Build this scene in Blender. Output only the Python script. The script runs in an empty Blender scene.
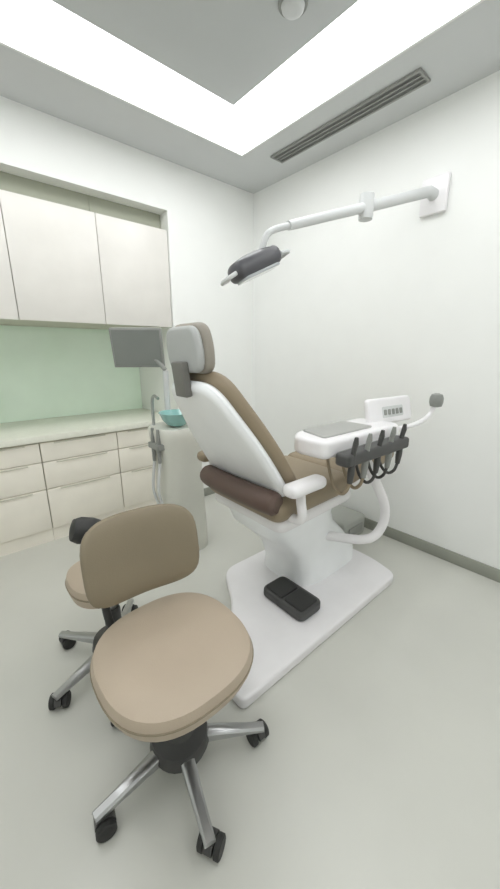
import bpy, bmesh, math, random
from mathutils import Vector, Matrix, Euler
random.seed(4)
PI = math.pi
C = bpy.context.scene.collection
SC = bpy.context.scene

# ------------------------------------------------------------------ materials
def lin(c):
    c = c / 255.0
    return c / 12.92 if c <= 0.04045 else ((c + 0.055) / 1.055) ** 2.4

def mat(name, rgb, rough=0.5, metal=0.0, var=0.03, scale=6.0, bump=0.0, bscale=200.0, coat=0.0, trans=0.0, emit=0.0, spec=0.5):
    m = bpy.data.materials.new(name); m.use_nodes = True
    nt = m.node_tree; b = nt.nodes['Principled BSDF']
    col = [lin(v) for v in rgb]
    tc = nt.nodes.new('ShaderNodeTexCoord')
    n = nt.nodes.new('ShaderNodeTexNoise'); n.inputs['Scale'].default_value = scale; n.inputs['Detail'].default_value = 4
    nt.links.new(tc.outputs['Object'], n.inputs['Vector'])
    r = nt.nodes.new('ShaderNodeValToRGB')
    r.color_ramp.elements[0].position = 0.3; r.color_ramp.elements[1].position = 0.7
    r.color_ramp.elements[0].color = [v * (1 - var) for v in col] + [1]
    r.color_ramp.elements[1].color = [min(1, v * (1 + var)) for v in col] + [1]
    nt.links.new(n.outputs['Fac'], r.inputs['Fac'])
    nt.links.new(r.outputs['Color'], b.inputs['Base Color'])
    b.inputs['Roughness'].default_value = rough; b.inputs['Metallic'].default_value = metal
    b.inputs['Specular IOR Level'].default_value = spec
    b.inputs['Coat Weight'].default_value = coat; b.inputs['Transmission Weight'].default_value = trans
    if emit:
        nt.links.new(r.outputs['Color'], b.inputs['Emission Color']); b.inputs['Emission Strength'].default_value = emit
    if bump:
        n2 = nt.nodes.new('ShaderNodeTexNoise'); n2.inputs['Scale'].default_value = bscale
        nt.links.new(tc.outputs['Object'], n2.inputs['Vector'])
        bp = nt.nodes.new('ShaderNodeBump'); bp.inputs['Strength'].default_value = bump; bp.inputs['Distance'].default_value = 0.002
        nt.links.new(n2.outputs['Fac'], bp.inputs['Height']); nt.links.new(bp.outputs['Normal'], b.inputs['Normal'])
    return m

M = dict(
    wall=mat('wall_paint', (238, 239, 237), 0.7, var=0.008, bump=0.1),
    pier=mat('pier_paint', (241, 242, 240), 0.65, var=0.008, bump=0.08),
    ceil=mat('ceiling_paint', (204, 206, 206), 0.8, var=0.01, bump=0.1),
    panel=mat('ceiling_panel_paint', (192, 195, 195), 0.75, var=0.01, bump=0.1),
    floor=mat('floor_vinyl', (203, 203, 196), 0.3, var=0.025, scale=3.0, bump=0.05, bscale=30),
    base=mat('baseboard_vinyl', (150, 152, 142), 0.5),
    light=mat('light_diffuser', (253, 254, 255), 0.5, var=0, emit=5.0),
    trim=mat('white_metal_trim', (225, 226, 224), 0.4),
    ventdark=mat('vent_dark', (112, 113, 110), 0.6),
    ventgrey=mat('vent_grey', (150, 151, 147), 0.5),
    upper=mat('white_cabinet_laminate', (226, 223, 218), 0.35),
    lower=mat('beige_cabinet_laminate', (240, 235, 224), 0.4),
    soffit=mat('olive_grey_board', (164, 167, 151), 0.6),  # shade in the gap over the cupboards, put into the colour
    carcass=mat('cabinet_carcass', (205, 203, 190), 0.6),
    splash=mat('green_glass', (232, 250, 234), 0.12, coat=0.6, var=0.02),
    counter=mat('worktop_stone', (232, 232, 220), 0.3, var=0.03, scale=40),
    alu=mat('brushed_aluminium', (190, 190, 188), 0.35, metal=0.8),
    shell=mat('chair_shell_plastic', (244, 246, 248), 0.3, coat=0.3),
    white=mat('white_plastic', (236, 234, 236), 0.3, coat=0.3),
    greyp=mat('light_grey_plastic', (206, 208, 208), 0.4),
    unit=mat('warm_grey_plastic', (212, 212, 203), 0.4),
    headbrown=mat('grey_brown_upholstery', (150, 144, 134), 0.5, bump=0.2, bscale=350),
    boxgrey=mat('box_grey', (172, 174, 168), 0.5),
    bracket=mat('bracket_grey', (112, 111, 106), 0.45),
    headgrey=mat('headrest_grey', (176, 178, 177), 0.4),
    midgrey=mat('mid_grey_plastic', (140, 142, 138), 0.45),
    dark=mat('dark_grey_plastic', (70, 70, 69), 0.5),
    black=mat('black_rubber', (44, 44, 43), 0.6),
    brown=mat('brown_upholstery', (142, 128, 106), 0.5, bump=0.2, bscale=350),
    dbrown=mat('dark_brown_upholstery', (96, 78, 70), 0.5, bump=0.2, bscale=350),  # brown darkened to carry the shadow beneath the backrest
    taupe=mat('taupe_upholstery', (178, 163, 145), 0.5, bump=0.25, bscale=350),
    taupeb=mat('taupe_back_upholstery', (132, 121, 101), 0.55, bump=0.25, bscale=350),  # seat taupe darkened, dimmer light on the upright backrest painted in
    chrome=mat('polished_aluminium', (178, 179, 179), 0.3, metal=0.9),
    teal=mat('teal_glass', (140, 186, 182), 0.08, coat=0.8, var=0.02),
    screen=mat('screen_glass', (124, 128, 124), 0.2, coat=0.5),
    lamp=mat('lamp_grey', (84, 84, 88), 0.4),
    lens=mat('lamp_lens', (180, 184, 188), 0.1, coat=0.8),
)

# ------------------------------------------------------------------ mesh helpers
def bx(bm, x0, x1, y0, y1, z0, z1, bev=0.0, seg=2, mtx=None):
    r = bmesh.ops.create_cube(bm, size=1.0)
    vs = r['verts']
    for v in vs:
        v.co = Vector(((x0 + x1) / 2 + v.co.x * (x1 - x0), (y0 + y1) / 2 + v.co.y * (y1 - y0), (z0 + z1) / 2 + v.co.z * (z1 - z0)))
    if bev:
        es = set(e for v in vs for e in v.link_edges)
        r2 = bmesh.ops.bevel(bm, geom=list(es), offset=bev, segments=seg, profile=0.5, affect='EDGES')
        vs = list(set(vs) & set(v for v in bm.verts if v.is_valid)) if False else r2['verts']
        vs = list({v for f in r2['faces'] for v in f.verts} | set(r2['verts']))
    if mtx is not None:
        for v in vs: v.co = mtx @ v.co
    return vs

def box(*a, **k):
    bm = bmesh.new(); bx(bm, *a, **k); return bm

def add_tube(bm, pts, rad, n=12, closed_caps=True):
    pts = [Vector(p) for p in pts]
    rads = rad if isinstance(rad, (list, tuple)) else [rad] * len(pts)
    rings = []; ref = None
    for i, p in enumerate(pts):
        if i == 0: t = pts[1] - pts[0]
        elif i == len(pts) - 1: t = pts[-1] - pts[-2]
        else: t = (pts[i + 1] - p).normalized() + (p - pts[i - 1]).normalized()
        t.normalize()
        if ref is None:
            ref = Vector((0, 0, 1)) if abs(t.z) < 0.9 else Vector((1, 0, 0))
        u = (ref - t * ref.dot(t)).normalized(); ref = u; w = t.cross(u)
        rings.append([bm.verts.new(p + (u * math.cos(2 * PI * k / n) + w * math.sin(2 * PI * k / n)) * rads[i]) for k in range(n)])
    for a, b in zip(rings, rings[1:]):
        for k in range(n): bm.faces.new((a[k], a[(k + 1) % n], b[(k + 1) % n], b[k]))
    if closed_caps:
        bm.faces.new(list(reversed(rings[0]))); bm.faces.new(rings[-1])

def tube(pts, rad, n=12):
    bm = bmesh.new(); add_tube(bm, pts, rad, n); return bm

def smooth_path(pts, k=6):
    P = [Vector(p) for p in pts]; P = [P[0] * 2 - P[1]] + P + [P[-1] * 2 - P[-2]]
    out = []
    for i in range(1, len(P) - 2):
        for j in range(k):
            t = j / k; a, b, c, d = P[i - 1:i + 3]
            out.append(0.5 * ((2 * b) + (c - a) * t + (2 * a - 5 * b + 4 * c - d) * t * t + (3 * b - a - 3 * c + d) * t ** 3))
    out.append(P[-2]); return out

def add_lathe(bm, prof, n=40, sx=1.0, sy=1.0, off=(0, 0, 0), expn=2.0):
    rings = []
    for r, z in prof:
        ring = []
        for k in range(n):
            a = 2 * PI * k / n
            c, s = math.cos(a), math.sin(a)
            if expn != 2.0:
                c = math.copysign(abs(c) ** (2 / expn), c); s = math.copysign(abs(s) ** (2 / expn), s)
            ring.append(bm.verts.new((off[0] + r * c * sx, off[1] + r * s * sy, off[2] + z)))
        rings.append(ring)
    for a, b in zip(rings, rings[1:]):
        for k in range(n): bm.faces.new((a[k], a[(k + 1) % n], b[(k + 1) % n], b[k]))
    bm.faces.new(list(reversed(rings[0]))); bm.faces.new(rings[-1])

def lathe(prof, **k):
    bm = bmesh.new(); add_lathe(bm, prof, **k); return bm

def round_poly(pts, r, n=6):
    out = []; N = len(pts)
    for i in range(N):
        p = Vector(pts[i]); a = (Vector(pts[i - 1]) - p); b = (Vector(pts[(i + 1) % N]) - p)
        rr = min(r if not isinstance(r, (list, tuple)) else r[i], a.length * .49, b.length * .49)
        p0 = p + a.normalized() * rr; p1 = p + b.normalized() * rr
        for j in range(n + 1):
            t = j / n
            out.append((1 - t) ** 2 * p0 + 2 * t * (1 - t) * p + t * t * p1)
    return out

def pillow(outline, th, bev, mtx=None, rings=5, dome=0.0):
    """slab with a closed 2D outline (x, y), thickness th along +z, softly rounded edges"""
    bm = bmesh.new()
    o = [Vector((p[0], p[1])) for p in outline]; N = len(o)
    cx = sum((p for p in o), Vector((0, 0))) / N
    def inset(d):
        res = []
        for i in range(N):
            t = (o[(i + 1) % N] - o[i - 1])
            if t.length < 1e-9: t = Vector((1, 0))
            t.normalize(); nrm = Vector((-t.y, t.x))
            q = o[i] + nrm * d
            res.append(q)
        return res
    lay = []
    for j in range(rings + 1):
        a = j / rings * PI / 2
        lay.append((bev * (1 - math.sin(a)), bev * (1 - math.cos(a))))
    prof = lay + [(d, th - z) for d, z in reversed(lay)]
    vr = []
    for d, z in prof:
        vr.append([bm.verts.new((q.x, q.y, z)) for q in inset(d)])
    for a, b in zip(vr, vr[1:]):
        for k in range(N): bm.faces.new((a[k], a[(k + 1) % N], b[(k + 1) % N], b[k]))
    for ring, z0, sgn, dm in ((vr[0], 0, -1, 0), (vr[-1], th, 1, dome)):
        prev = ring
        for s in (0.75, 0.5, 0.25):
            cur = [bm.verts.new((cx.x + (v.co.x - cx.x) * s, cx.y + (v.co.y - cx.y) * s, z0 + dm * (1 - s * s))) for v in ring]
            for k in range(N):
                f = (prev[k], prev[(k + 1) % N], cur[(k + 1) % N], cur[k])
                bm.faces.new(f if sgn > 0 else tuple(reversed(f)))
            prev = cur
        bm.faces.new(prev if sgn > 0 else list(reversed(prev)))
    if mtx is not None: bmesh.ops.transform(bm, matrix=mtx, verts=bm.verts)
    return bm

def frame_mtx(origin, xax, yax):
    x = Vector(xax).normalized(); y = Vector(yax); y = (y - x * y.dot(x)).normalized(); z = x.cross(y)
    m = Matrix.Identity(4)
    for i, a in enumerate((x, y, z)):
        for j in range(3): m[j][i] = a[j]
    for j in range(3): m[j][3] = origin[j]
    return m

def obj(name, bm, m, parent=None, label=None, smooth=True):
    bmesh.ops.recalc_face_normals(bm, faces=bm.faces)
    root = parent
    while root is not None and root.parent is not None: root = root.parent
    if root is not None: bmesh.ops.translate(bm, vec=-Vector(root.location), verts=bm.verts)
    me = bpy.data.meshes.new(name); bm.to_mesh(me); bm.free()
    if smooth:
        for p in me.polygons: p.use_smooth = True
        try: me.set_sharp_from_angle(angle=math.radians(38))
        except Exception: pass
    me.materials.append(m)
    o = bpy.data.objects.new(name, me); C.objects.link(o)
    if parent is not None: o.parent = parent
    if label: o['label'] = label
    return o

def tag(o, label, cat, group=None):
    o['label'] = label; o['category'] = cat
    if group: o['group'] = group
    return o

def thing(name, label, cat, loc=(0, 0, 0), group=None):
    o = bpy.data.objects.new(name, None); C.objects.link(o); o.location = loc
    o.empty_display_size = 0.1
    return tag(o, label, cat, group)

def struct(name, bm, m, parent=None):
    o = obj(name, bm, m, parent)
    if parent is None: o['kind'] = 'structure'
    return o

def copy_tree(o, parent=None):
    c = o.copy(); C.objects.link(c)
    if parent is not None: c.parent = parent
    for ch in list(o.children): copy_tree(ch, c)
    return c

# ------------------------------------------------------------------ the room
XR, XL, YP, YN, YB, H = 2.16, -0.72, 2.44, 3.12, -0.75, 2.5     # right wall, left end, pier face, niche back, wall behind, ceiling
NX, NZ = 1.36, 2.20                                          # niche right side, niche top
T = 0.1
struct('floor', box(XL - T, XR + T, YB - T, YN + T, -T, 0), M['floor'])
struct('ceiling', box(XL - T, XR + T, YB - T, YN + T, H, H + T), M['ceil'])
struct('wall_right', box(XR, XR + T, YB - T, YN + T, 0, H), M['wall'])
struct('wall_rear', box(XL - T, XR, YB - T, YB, 0, H), M['wall'])
struct('wall_end', box(XL - T, XL, YB, YN + T, 0, H), M['wall'])
bm = bmesh.new()
bx(bm, NX, XR, YP, YN + T, 0, H)                   # pier beside the niche
bx(bm, XL, NX, YP, YN + T, NZ, H)                  # bulkhead over the niche
bx(bm, XL, NX, YN, YN + T, 0, NZ)                  # back of the niche
struct('wall_left', bm, M['pier'])
struct('baseboard_right', box(XR - 0.012, XR, YB, YP, 0, 0.075, bev=0.003), M['base'])
struct('baseboard_left', box(NX, XR - 0.012, YP - 0.012, YP, 0, 0.075, bev=0.003), M['base'])
struct('trim_1', box(XL, NX - 0.002, YN - 0.012, YN, 0.74, 1.434), M['splash'])        # glass splashback

# ------------------------------------------------------------------ ceiling things
ox0, ox1, oy0, oy1 = -0.22, 1.70, -0.3, 2.035
w = 0.335
cl = thing('ceiling_light', 'wide glowing white light band running round the ceiling as a rectangle', 'ceiling light', (0.74, 0.87, H))
bm = bmesh.new()
bx(bm, ox0, ox1, oy1 - w, oy1, H - 0.012, H)
bx(bm, ox0, ox1, oy0, oy0 + w, H - 0.012, H)
bx(bm, ox0, ox0 + w, oy0 + w, oy1 - w, H - 0.012, H)
bx(bm, ox1 - w, ox1, oy0 + w, oy1 - w, H - 0.012, H)
obj('diffuser', bm, M['light'], cl)
bm = bmesh.new()
for (a, b, c, d) in ((ox0 - .012, ox1 + .012, oy1, oy1 + .012), (ox0 - .012, ox1 + .012, oy0 - .012, oy0), (ox0 - .012, ox0, oy0, oy1), (ox1, ox1 + .012, oy0, oy1)):
    bx(bm, a, b, c, d, H - 0.016, H)
obj('trim_frame', bm, M['trim'], cl)
pn = tag(obj('ceiling_panel', box(ox0 + w + .003, ox1 - w - .003, oy0 + w + .003, oy1 - w - .003, H - 0.022, H, bev=.003), M['panel']),
         'flat grey ceiling panel inside the glowing light band', 'ceiling panel')
# slot air diffuser
vt = thing('air_vent', 'long dark slot air vent in the ceiling beside the light band', 'air vent', (1.92, 1.45, H))
obj('backing', box(1.88, 1.965, 0.98, 1.93, H - 0.004, H), M['ventdark'], vt)
bm = bmesh.new()
for a, b, c, d in ((1.867, 1.88, .967, 1.943), (1.965, 1.978, .967, 1.943), (1.88, 1.965, .967, .98), (1.88, 1.965, 1.93, 1.943)):
    bx(bm, a, b, c, d, H - 0.012, H, bev=.002)
obj('frame', bm, M['ventgrey'], vt)
for k in range(2):
    x = 1.908 + k * 0.029
    obj('slat', box(x - .004, x + .004, .98, 1.93, H - 0.011, H - .002), M['ventgrey'], vt)
# small round detector on the panel
dt = thing('smoke_detector', 'small round grey detector on the ceiling panel at the top edge', 'smoke detector', (1.185, 1.125, H - .022))
obj('base', lathe([(.052, -.012), (.055, -.008), (.055, 0)], off=(1.185, 1.125, H - .022)), M['midgrey'], dt)
obj('dome', lathe([(.012, -.032), (.03, -.03), (.04, -.022), (.043, -.012)], off=(1.185, 1.125, H - .022)), M['greyp'], dt)

# ------------------------------------------------------------------ cabinets in the niche
UW = 0.49
UF, LF = 2.455, 2.47          # front planes of wall units and of base units
pos_u = ['right-hand white wall cupboard, next to the niche side', 'middle white wall cupboard above the green splashback',
         'left white wall cupboard cut by the photo edge', 'white wall cupboard beyond the photo edge']
pos_l = ['right-hand beige drawer unit, nearest the spittoon unit', 'middle beige drawer unit behind the taupe stools',
         'left beige drawer unit cut by the photo edge', 'beige drawer unit beyond the photo edge']
def wall_unit(i):
    x1 = NX - .003 - i * UW; x0 = x1 - UW + .002
    t = thing('wall_cupboard', pos_u[i], 'cupboard', ((x0 + x1) / 2, UF, 1.435), 'white wall cupboards in the niche')
    obj('body', box(x0, x1, UF + .02, YN - .001, 1.435, 2.075), M['carcass'], t)
    obj('door', box(x0 + .001, x1 - .001, UF, UF + .019, 1.43, 2.08, bev=.002), M['upper'], t)
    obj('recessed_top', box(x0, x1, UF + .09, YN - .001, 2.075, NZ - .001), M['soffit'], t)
for i in range(4): wall_unit(i)
def base_unit(i):
    x1 = NX - .003 - i * UW; x0 = x1 - UW + .002
    t = thing('drawer_unit', pos_l[i], 'drawer unit', ((x0 + x1) / 2, LF, 0), 'beige drawer units under the worktop')
    obj('body', box(x0, x1, LF + .02, YN - .002, .09, .699), M['carcass'], t)
    obj('plinth', box(x0, x1, LF + .015, YN - .002, 0, .09), M['lower'], t)
    for z0, z1 in ((.095, .375), (.38, .56), (.565, .69)):
        d = obj('drawer', box(x0 + .002, x1 - .002, LF, LF + .019, z0, z1, bev=.0025), M['lower'], t)
        obj('handle', box(x0 + .08, x1 - .08, LF - .007, LF + .001, z1 - .011, z1 - .002, bev=.002), M['carcass'], d)
for i in range(4): base_unit(i)
wt = tag(obj('worktop', box(XL + .001, NX - .002, LF - .02, YN - .013, .70, .74, bev=.004), M['counter']),
         'long pale stone worktop under the green splashback', 'worktop')

# ------------------------------------------------------------------ dental chair (long axis along x, foot towards the right wall)
CY = 1.12
dc = thing('dental_chair', 'reclined dental chair with pale shell and brown upholstery on a white base plate', 'dental chair', (1.2, CY, 0))
obj('base_plate', pillow(round_poly([(.60, .73), (1.72, .73), (1.77, .90), (1.77, 1.28), (1.70, 1.40), (1.02, 1.40), (.86, 1.10), (.60, .92)], [.03, .05, .08, .08, .06, .08, .2, .08]), .05, .012), M['white'], dc)
# pedestal: lofted fairing
bm = bmesh.new()
def loft(bm, secs, n=36, expn=4.0):
    rings = []
    for (cx, cy, z, sx, sy) in secs:
        ring = []
        for k in range(n):
            a = 2 * PI * k / n; c, s = math.cos(a), math.sin(a)
            c = math.copysign(abs(c) ** (2 / expn), c); s = math.copysign(abs(s) ** (2 / expn), s)
            ring.append(bm.verts.new((cx + sx * c, cy + sy * s, z)))
        rings.append(ring)
    for a, b in zip(rings, rings[1:]):
        for k in range(n): bm.faces.new((a[k], a[(k + 1) % n], b[(k + 1) % n], b[k]))
    bm.faces.new(list(reversed(rings[0]))); bm.faces.new(rings[-1])
loft(bm, [(1.475, 1.15, .05, .265, .185), (1.475, 1.15, .12, .26, .18), (1.40, 1.145, .24, .23, .17), (1.28, 1.13, .36, .22, .16), (1.20, CY, .45, .24, .18), (1.19, CY, .525, .26, .20)])
obj('pedestal', bm, M['shell'], dc)
# seat carrier shell and seat cushion
obj('seat_shell', pillow(round_poly([(.96, CY - .25), (1.52, CY - .23), (1.52, CY + .23), (.96, CY + .25)], .06), .065, .03, Matrix.Translation((0, 0, .495))), M['white'], dc)
obj('seat_cushion', pillow(round_poly([(.93, CY - .26), (1.50, CY - .24), (1.50, CY + .24), (.93, CY + .26)], .07), .10, .045, Matrix.Translation((0, 0, .55)), dome=.01), M['brown'], dc)
obj('rear_bolster', tube(smooth_path([(.945, CY - .245, .645), (.925, CY - .15, .65), (.92, CY, .65), (.925, CY + .15, .65), (.945, CY + .245, .645)]), [.035] + [.05] * 23 + [.035], 16), M['dbrown'], dc, 'dark brown padded roll at the rear of the seat')
# leg rest, slightly raised
lm = frame_mtx((1.48, CY, .535), (1, 0, .06), (0, 1, 0))
obj('leg_rest_shell', pillow(round_poly([(0, -.20), (.56, -.17), (.60, 0), (.56, .17), (0, .20)], .06), .04, .018, lm), M['white'], dc)
lm2 = frame_mtx((1.47, CY, .57), (1, 0, .06), (0, 1, 0))
obj('leg_rest_cushion', pillow(round_poly([(0, -.235), (.56, -.19), (.62, 0), (.56, .19), (0, .235)], .07), .085, .04, lm2, dome=.008), M['brown'], dc)
# backrest: local x across (world -y -> +y), local y up the back, local z forward
B0, B1 = Vector((.985, CY, .675)), Vector((.69, CY, 1.135))
up = (B1 - B0); L = up.length
# right-handed frame: x axis = -y world, y axis = up the back -> z points forward-up
bmx = frame_mtx(B0, (0, -1, 0), up)
if (bmx.to_3x3() @ Vector((0, 0, 1))).x < 0:
    bmx = frame_mtx(B0, (0, 1, 0), up)
ol = round_poly([(-.255, 0), (.255, 0), (.245, .25), (.15, L + .02), (-.15, L + .02), (-.245, .25)], [.08, .08, .16, .09, .09, .16])
br = obj('backrest', pillow(ol, .05, .03, bmx @ Matrix.Translation((0, 0, -.035)), dome=0), M['shell'], dc, 'pale grey rear shell of the backrest')
ol2 = round_poly([(-.262, -.005), (.262, -.005), (.252, .255), (.157, L + .028), (-.157, L + .028), (-.252, .255)], [.08, .08, .16, .09, .09, .16])
obj('cushion', pillow(ol2, .058, .028, bmx @ Matrix.Translation((0, 0, .01)), dome=.01), M['brown'], br)
# backrest hinge arm
obj('hinge_arm', tube([(1.06, CY, .53), (.98, CY, .60), (.965, CY, .69)], .035, 14), M['midgrey'], dc)
# headrest
hm = frame_mtx((.668, CY, 1.178), (0, -1, 0), (-.12, 0, 1))
if (hm.to_3x3() @ Vector((0, 0, 1))).x < 0: hm = frame_mtx((.668, CY, 1.178), (0, 1, 0), (-.12, 0, 1))
hm = hm @ Matrix.Diagonal((.84, .84, .9, 1))
hr = obj('headrest', pillow(round_poly([(-.12, 0), (.12, 0), (.135, .1), (.11, .19), (-.11, .19), (-.135, .1)], .05), .035, .017, hm @ Matrix.Translation((0, 0, -.012))), M['headgrey'], dc, 'grey rear shell of the headrest')
obj('cushion', pillow(round_poly([(-.13, -.01), (.13, -.01), (.145, .1), (.12, .2), (-.12, .2), (-.145, .1)], .055), .05, .024, hm @ Matrix.Translation((0, 0, .018)), dome=.006), M['headbrown'], hr)
obj('bracket', box(-.045, .045, -.10, .05, -.045, -.010, bev=.008, mtx=hm), M['bracket'], hr)
# armrests
for s in (-1, 1):
    y = CY + s * .30
    xe = 1.145 if s < 0 else 1.34
    a = obj('armrest', tube(smooth_path([(1.02, y - s * .09, .565), (1.02, y, .58), (1.015, y, .66), (1.01, y, .71)]), [.02] * 19, 12), M['white'], dc)
    obj('pad', pillow(round_poly([(.93, y - .04), (xe, y - .038), (xe, y + .038), (.93, y + .04)], .035), .05, .022, Matrix.Translation((0, 0, .695))), M['white'] if s < 0 else M['brown'], a, 'white armrest pad' if s < 0 else 'brown armrest pad')

for o in dc.children:
    if o.name.split('.')[0] in ('seat_shell', 'seat_cushion', 'rear_bolster', 'leg_rest_shell', 'leg_rest_cushion', 'hinge_arm', 'armrest'):
        o.location = (-.035, 0, .018)

# foot control on the base plate
fp = thing('foot_control', 'black rubber foot control lying on the white chair base plate', 'foot control', (1.11, .965, .05))
fm = Matrix.Translation((0, 0, .05))
obj('body', pillow(round_poly([(1.03, .83), (1.19, .83), (1.19, 1.10), (1.03, 1.10)], .04), .05, .014, fm), M['dark'], fp)
for k in range(2):
    y0 = .843 + k * .125
    obj('pedal', pillow(round_poly([(1.043, y0), (1.165, y0), (1.165, y0 + .115), (1.043, y0 + .115)], .015), .012, .005, Matrix.Translation((0, 0, .098))), M['black'], fp)

# ------------------------------------------------------------------ delivery unit over the leg rest
du = thing('delivery_unit', 'white instrument console with a dark row of handpieces on an arm beside the dental chair', 'instrument console', (1.45, .93, .5))
obj('arm', tube(smooth_path([(1.40, .985, .30), (1.50, .82, .31), (1.58, .78, .36), (1.60, .78, .48), (1.52, .82, .66), (1.40, .85, .86)]), .024, 14), M['white'], du)
dm = Matrix.Translation((1.34, .84, .82))
con = obj('console', pillow(round_poly([(-.28, -.09), (.28, -.10), (.30, .06), (.25, .12), (-.22, .12), (-.29, .06)], .035), .075, .02, dm), M['white'], du)
obj('tray', pillow(round_poly([(-.24, -.05), (.10, -.06), (.10, .10), (-.20, .10)], .02), .008, .003, dm @ Matrix.Translation((0, 0, .074))), M['alu'], con)
# upright control panel at the wall end
pm = frame_mtx((1.60, .855, .87), (1, -.12, 0), (0.02, .25, 1))
cp = obj('control_panel', pillow(round_poly([(-.08, 0), (.27, 0), (.27, .13), (-.08, .13)], .025), .03, .012, pm), M['white'], du)
obj('keypad', pillow(round_poly([(.02, .03), (.19, .03), (.19, .085), (.02, .085)], .01), .004, .0015, pm @ Matrix.Translation((0, 0, .028))), M['greyp'], cp)
for q in range(5):
    obj('button', pillow(round_poly([(.03 + q * .032, .042), (.052 + q * .032, .042), (.052 + q * .032, .07), (.03 + q * .032, .07)], .006), .003, .001, pm @ Matrix.Translation((0, 0, .0315))), M['midgrey'], cp)
obj('handle', tube(smooth_path([(1.60, .78, .855), (1.80, .75, .865), (1.90, .73, .90), (1.92, .715, .96)]), .012, 10), M['white'], du)
obj('knob', lathe([(.012, -.035), (.028, -.03), (.033, -.01), (.033, .012), (.026, .03), (.01, .036)], n=24, off=(1.92, .71, .98)), M['midgrey'], du, 'grey grip knob')
# dark holder rail on the near side with five handpieces
obj('holder_rail', pillow(round_poly([(1.10, .675), (1.57, .665), (1.57, .735), (1.10, .742)], .02), .05, .012, Matrix.Translation((0, 0, .80))), M['dark'], du)
obj('rail_bracket', box(1.14, 1.54, .72, .78, .815, .845, bev=.006), M['midgrey'], du)
for k in range(5):
    x = 1.14 + k * .095
    hp = obj('handpiece', tube([(x, .675, 0.915), (x, .677, 0.890), (x, .683, 0.860), (x, .688, 0.770), (x, .69, 0.730)], [.007, .011, .010, .014, .010], 12), M['midgrey'] if k % 2 else M['dark'], du)
    obj('hose', tube(smooth_path([(x, .69, 0.730), (x - .005, .70, 0.695), (x + .01, .735, 0.670), (x + .02, .775, 0.690), (x + .015, .80, 0.760), (x + .01, .81, 0.820)]), .007, 8), M['dark'] if k > 1 else M['brown'], hp)
for o in du.children:
    if o.name.split('.')[0] in ('console', 'control_panel', 'handle', 'knob', 'holder_rail', 'rail_bracket', 'handpiece'):
        o.location = (-.03, 0, .03)
# grey floor box with the supply lines, beyond the foot of the chair
ub = thing('utility_box', 'low grey floor box by the right wall beyond the foot of the chair', 'utility box', (1.94, 1.30, 0))
obj('cover', pillow(round_poly([(1.82, 1.14), (2.08, 1.14), (2.08, 1.46), (1.82, 1.46)], .03), .15, .02), M['boxgrey'], ub)
obj('vent_grille', box(1.87, 2.03, 1.134, 1.142, .04, .10, bev=.002), M['ventgrey'], ub)

# ------------------------------------------------------------------ spittoon unit on the far side of the chair
sx, sy = 1.02, 1.86
su = thing('spittoon_unit', 'pale spittoon unit with a teal bowl behind the dental chair', 'spittoon unit', (sx, sy, 0))
bm = bmesh.new()
loft(bm, [(sx, sy, 0, .15, .14), (sx, sy, .1, .15, .14), (sx, sy, .55, .13, .125), (sx, sy, .75, .15, .145), (sx, sy, .80, .155, .15), (sx, sy, .82, .145, .14)], expn=3.2)
obj('body', bm, M['unit'], su)
bxx, byy = sx - .02, sy - .04
bm = lathe([(.03, .82), (.06, .835), (.085, .865), (.10, .90), (.104, .905), (.10, .907), (.08, .872), (.055, .845), (.01, .838)], n=36, off=(bxx, byy, 0))
obj('bowl', bm, M['teal'], su, 'teal glass spittoon bowl')
obj('rinse_tap', tube(smooth_path([(sx + .10, sy + .06, .81), (sx + .10, sy + .06, .93), (sx + .08, sy + .04, .97), (sx + .04, sy, .965), (sx + .03, sy - .01, .93)]), .008, 10), M['chrome'], su)
obj('cup_filler', tube(smooth_path([(sx - .11, sy + .08, .81), (sx - .11, sy + .08, .96), (sx - .11, sy + .05, 1.0), (sx - .11, sy, .99)]), .009, 10), M['chrome'], su)
# post that carries the monitor
obj('post', tube([(sx + .0, sy + .10, .80), (sx + .0, sy + .10, 1.14)], .018, 14), M['greyp'], su)
for k in range(2):
    x = sx - .155; y = sy - .06 + k * .07
    h = obj('suction_tip', tube([(x, y, .82), (x, y, .74), (x, y, .62)], [.009, .013, .011], 10), M['midgrey'], su)
    obj('hose', tube(smooth_path([(x, y, .62), (x - .02, y, .45), (x + .01, y, .33), (x + .05, y, .30)]), .009, 8), M['greyp'], h)
obj('tip_holder', box(sx - .175, sx - .13, sy - .09, sy + .04, .70, .735, bev=.006), M['midgrey'], su)

mn = thing('monitor', 'flat grey monitor on the post behind the spittoon unit', 'monitor', (sx, sy + .1, 1.14))
mm = Matrix.Translation((sx - .12, sy + .20, 1.275)) @ Matrix.Rotation(math.radians(-38), 4, 'Z') @ Matrix.Rotation(math.radians(12), 4, 'X')
obj('casing', box(-.15, .15, -.015, .015, -.115, .115, bev=.006, mtx=mm), M['midgrey'], mn)
obj('screen', box(-.138, .138, -.018, -.013, -.103, .103, mtx=mm), M['screen'], mn)
obj('bracket', tube([(sx, sy + .10, 1.145), (sx - .03, sy + .14, 1.20), (sx - .105, sy + .215, 1.25)], .014, 10), M['midgrey'], mn)

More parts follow.
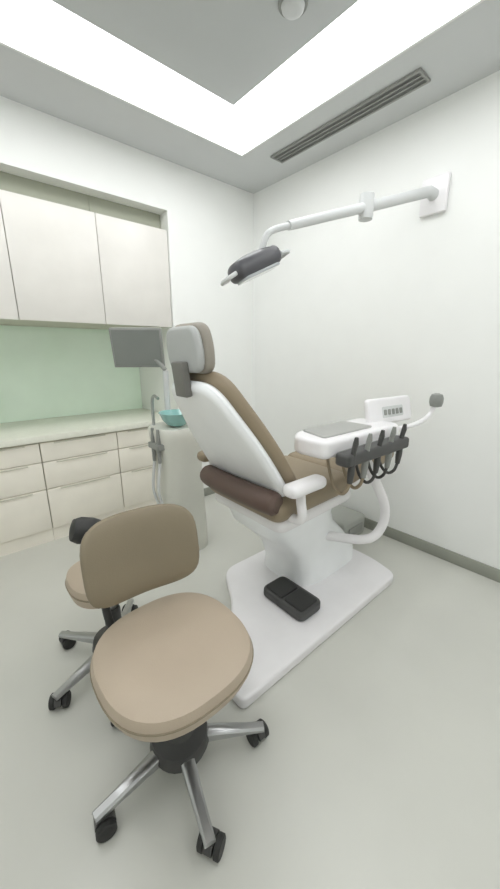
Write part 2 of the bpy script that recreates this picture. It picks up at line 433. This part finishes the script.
# ------------------------------------------------------------------ operating lamp on a wall arm
lp = thing('operating_lamp', 'dark grey dental operating lamp on a long pale jointed wall arm', 'operating lamp', (XR, .95, 1.97))
obj('wall_plate', box(XR - .03, XR, .89, 1.03, 1.97, 2.15, bev=.01), M['white'], lp)
j0 = (XR - .06, .97, 2.07); j1 = (1.72, 1.10, 1.945); j2 = (1.26, 1.19, 1.79)
obj('arm', tube([(XR - .02, .96, 2.06), j0, j1], [.03, .028, .026], 14), M['greyp'], lp)
obj('arm', tube([j1, j2], [.024, .020], 14), M['greyp'], lp)
obj('joint', lathe([(.02, -.06), (.034, -.055), (.036, -.04), (.036, .04), (.034, .055), (.02, .06)], n=24, off=j1), M['greyp'], lp)
lc = Vector((1.085, 1.2, 1.585))
obj('yoke', tube(smooth_path([j2, (1.18, 1.2, 1.76), (1.13, 1.2, 1.72), (1.10, 1.2, 1.63)]), .014, 12), M['greyp'], lp)
# head: shallow elongated housing, lens facing down towards the headrest
hmx = frame_mtx(lc, (.85, -.15, .40), (.15, .8, -.15)) @ Matrix.Diagonal((.86, 1.0, 1.05, 1))
lh = obj('head', pillow(round_poly([(-.13, -.06), (.13, -.06), (.15, 0), (.13, .06), (-.13, .06), (-.15, 0)], .05), .07, .03, hmx @ Matrix.Translation((0, 0, -.01)), dome=.012), M['lamp'], lp)
obj('lens', pillow(round_poly([(-.11, -.045), (.11, -.045), (.125, 0), (.11, .045), (-.11, .045), (-.125, 0)], .04), .012, .004, hmx @ Matrix.Translation((0, 0, -.017))), M['lens'], lh)
for s in (-1, 1):
    pts = [hmx @ Vector(p) for p in ((s * .14, -.035, .02), (s * .185, -.035, .015), (s * .195, 0, .015), (s * .185, .035, .015), (s * .14, .035, .02))]
    obj('handle', tube(smooth_path(pts, 5), .009, 10), M['greyp'], lh)

# ------------------------------------------------------------------ stools
def make_stool(label, back=True, rot=0.0, wheel_rot=0.0, loc=(0, 0, 0), seat_z=.45, k=1.04):
    r = thing('rolling_stool', label, 'stool', (0, 0, 0), 'taupe rolling stools on five casters')
    zs = seat_z
    # seat cushion: softly squared round
    prof = [(.05, -.085), (.175, -.085), (.195, -.075), (.205, -.05), (.205, -.03), (.198, -.012), (.18, -.003), (.13, .0), (.06, -.004)]
    seat = obj('seat', lathe(prof, n=56, off=(0, 0, zs), expn=2.5, sx=k, sy=k), M['taupe'], r)
    pip = bmesh.new(); ring = []
    for q in range(57):
        a = 2 * PI * q / 56; c_, s_ = math.cos(a), math.sin(a)
        c_ = math.copysign(abs(c_) ** .8, c_); s_ = math.copysign(abs(s_) ** .8, s_)
        ring.append((.2045 * k * c_, .2045 * k * s_, zs - .038))
    add_tube(pip, ring, .0035, 8)
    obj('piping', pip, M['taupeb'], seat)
    obj('seat_pan', lathe([(.05, -.115), (.11, -.11), (.165, -.093), (.165, -.083), (.05, -.083)], n=40, off=(0, 0, zs), sx=k, sy=k), M['black'], r)
    # gas lift column
    bm = lathe([(.032, .09), (.032, .24), (.028, .245), (.028, .25)], n=24)
    obj('column', bm, M['dark'], r)
    obj('piston', lathe([(.017, .24), (.017, zs - .11)], n=20), M['chrome'], r)
    obj('hub', lathe([(.05, .05), (.085, .056), (.092, .075), (.085, .108), (.05, .122), (.034, .15)], n=30), M['dark'], r)
    for q5 in range(5):
        a = math.radians(wheel_rot + 72 * q5); ca, sa = math.cos(a), math.sin(a)
        bm = bmesh.new()
        mx = Matrix.Rotation(a, 4, 'Z')
        secs = [(.03, .022, .068, .104), (.12, .019, .066, .093), (.21, .016, .062, .080), (.268, .015, .060, .074)]
        rings = []
        for (x, hw, z0, z1) in secs:
            pr = [(-hw, z0), (hw, z0), (hw, z1 - .006), (hw * .6, z1), (-hw * .6, z1), (-hw, z1 - .006)]
            rings.append([bm.verts.new(mx @ Vector((x, p, q))) for p, q in pr])
        for A, B in zip(rings, rings[1:]):
            for q in range(6): bm.faces.new((A[q], A[(q + 1) % 6], B[(q + 1) % 6], B[q]))
        bm.faces.new(list(reversed(rings[0]))); bm.faces.new(rings[-1])
        obj('leg', bm, M['chrome'], r)
        cx, cy = .256 * ca, .256 * sa
        sw = a + random.uniform(-1.2, 1.2)
        cm = Matrix.Translation((cx, cy, 0)) @ Matrix.Rotation(sw, 4, 'Z')
        bm = bmesh.new()
        # stem and hood
        add_tube(bm, [cm @ Vector((0, 0, .062)), cm @ Vector((0, 0, .045))], .009, 10)
        n = 14; arc = [(-.012 + .027 * math.cos(t), .027 + .029 * math.sin(t)) for t in [PI * q / n for q in range(n + 1)]]
        va = [bm.verts.new(cm @ Vector((x, -.012, z))) for x, z in arc]; vb = [bm.verts.new(cm @ Vector((x, .012, z))) for x, z in arc]
        for q in range(n): bm.faces.new((va[q], va[q + 1], vb[q + 1], vb[q]))
        bm.faces.new(va); bm.faces.new(list(reversed(vb)))
        c = obj('caster', bm, M['dark'], r)
        for s in (-1, 1):
            w_ = lathe([(.014, -.009), (.023, -.009), (.0265, -.006), (.0265, .006), (.023, .009), (.014, .009)], n=24)
            wm = cm @ Matrix.Translation((-.012, s * .0225, .0265)) @ Matrix.Rotation(PI / 2, 4, 'X')
            bmesh.ops.transform(w_, matrix=wm, verts=w_.verts)
            obj('wheel', w_, M['black'], c)
    R = Matrix.Rotation(rot, 4, 'Z')
    lev = tube([R @ Vector(p) for p in ((.05, -.02, zs - .105), (.16, -.06, zs - .115), (.215, -.08, zs - .112))], [.006, .006, .010], 10)
    obj('lever', lev, M['black'], r)
    if back:
        # curved padded backrest, front face towards -y (local)
        bm = bmesh.new()
        nu, nv = 26, 14
        W, Hh, th = .178, .138, .06
        def pt(u, v, side):
            # superellipse disc mapped on an arc
            ang = u * 1.0
            bow = -.055 * (u * u)
            edge = max(0.0, 1 - (abs(u) ** 3.8 + abs(v) ** 3.8))
            t = th * .5 * (edge ** .35)
            return Vector((u * W, bow + side * t, v * Hh))
        def sq(a, b):
            # map square to superellipse
            return a, b
        grid = {}
        for side in (-1, 1):
            for i in range(nu + 1):
                for j in range(nv + 1):
                    a = -1 + 2 * i / nu; b = -1 + 2 * j / nv
                    k = (abs(a) ** 3.8 + abs(b) ** 3.8) ** (1 / 3.8) if (a or b) else 1
                    m_ = max(abs(a), abs(b)); s_ = m_ / k if k else 1
                    a2, b2 = math.sin(a * PI / 2), math.sin(b * PI / 2)
                    k = (abs(a2) ** 3.8 + abs(b2) ** 3.8) ** (1 / 3.8) if (a2 or b2) else 1
                    s_ = max(abs(a2), abs(b2)) / k if (a2 or b2) else 1
                    grid[side, i, j] = bm.verts.new(pt(a2 * s_, b2 * s_, side))
            for i in range(nu):
                for j in range(nv):
                    q = (grid[side, i, j], grid[side, i + 1, j], grid[side, i + 1, j + 1], grid[side, i, j + 1])
                    bm.faces.new(q if side < 0 else tuple(reversed(q)))
        bmesh.ops.remove_doubles(bm, verts=bm.verts, dist=1e-4)
        bmt = R @ Matrix.Translation((-.012, .215, zs + .185)) @ Matrix.Rotation(math.radians(-10), 4, 'X')
        bmesh.ops.transform(bm, matrix=bmt, verts=bm.verts)
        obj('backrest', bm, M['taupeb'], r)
        bar = smooth_path([R @ Vector(p) for p in ((-.05, .05, zs - .105), (-.09, .17, zs - .11), (-.12, .25, zs - .06), (-.125, .285, zs + .06), (-.13, .295, zs + .22))])
        obj('back_bar', tube(bar, .013, 10), M['black'], r)
        obj('back_plate', box(-.15, -.04, .225, .30, .18 + zs, .25 + zs, bev=.008, mtx=R), M['black'], r)
        kb = lathe([(.015, -.045), (.034, -.04), (.04, -.015), (.04, .02), (.032, .04), (.012, .045)], n=36)
        km = R @ Matrix.Translation((-.150, .27, zs + .275)) @ Matrix.Rotation(math.radians(-70), 4, 'Y')
        bmesh.ops.transform(kb, matrix=km, verts=kb.verts)
        obj('knob', kb, M['black'], r)
    r.location = loc
    return r
make_stool('front taupe padded stool with a curved backrest, nearest the camera', True, math.radians(-6), 40, (.366, .757, 0))
make_stool('small backless taupe stool half hidden behind the front stool', False, 0, 55, (.352, 1.26, 0), seat_z=.44, k=.7)

# ------------------------------------------------------------------ camera, world, view
cam = bpy.data.cameras.new('camera'); co = bpy.data.objects.new('camera', cam); C.objects.link(co)
F = 345.0
cam.sensor_fit = 'HORIZONTAL'; cam.sensor_width = 36.0; cam.lens = 36.0 * F / 500.0
co.location = (0, 0, 1.25)
yaw, pitch = math.radians(49), math.radians(15)
co.rotation_euler = (PI / 2 - pitch, 0, yaw - PI / 2)
cam.clip_start = 0.02
SC.camera = co
wd = bpy.data.worlds.new('world'); SC.world = wd; wd.use_nodes = True
wd.node_tree.nodes['Background'].inputs[0].default_value = (0.9, 0.95, 1, 1)
wd.node_tree.nodes['Background'].inputs[1].default_value = 0.3
SC.view_settings.view_transform = 'Standard'; SC.view_settings.look = 'None'
SC.view_settings.gamma = 1.0; SC.view_settings.use_curve_mapping = False
SC.view_settings.exposure = 0.0
SC.cycles.max_bounces = 10; SC.cycles.diffuse_bounces = 8
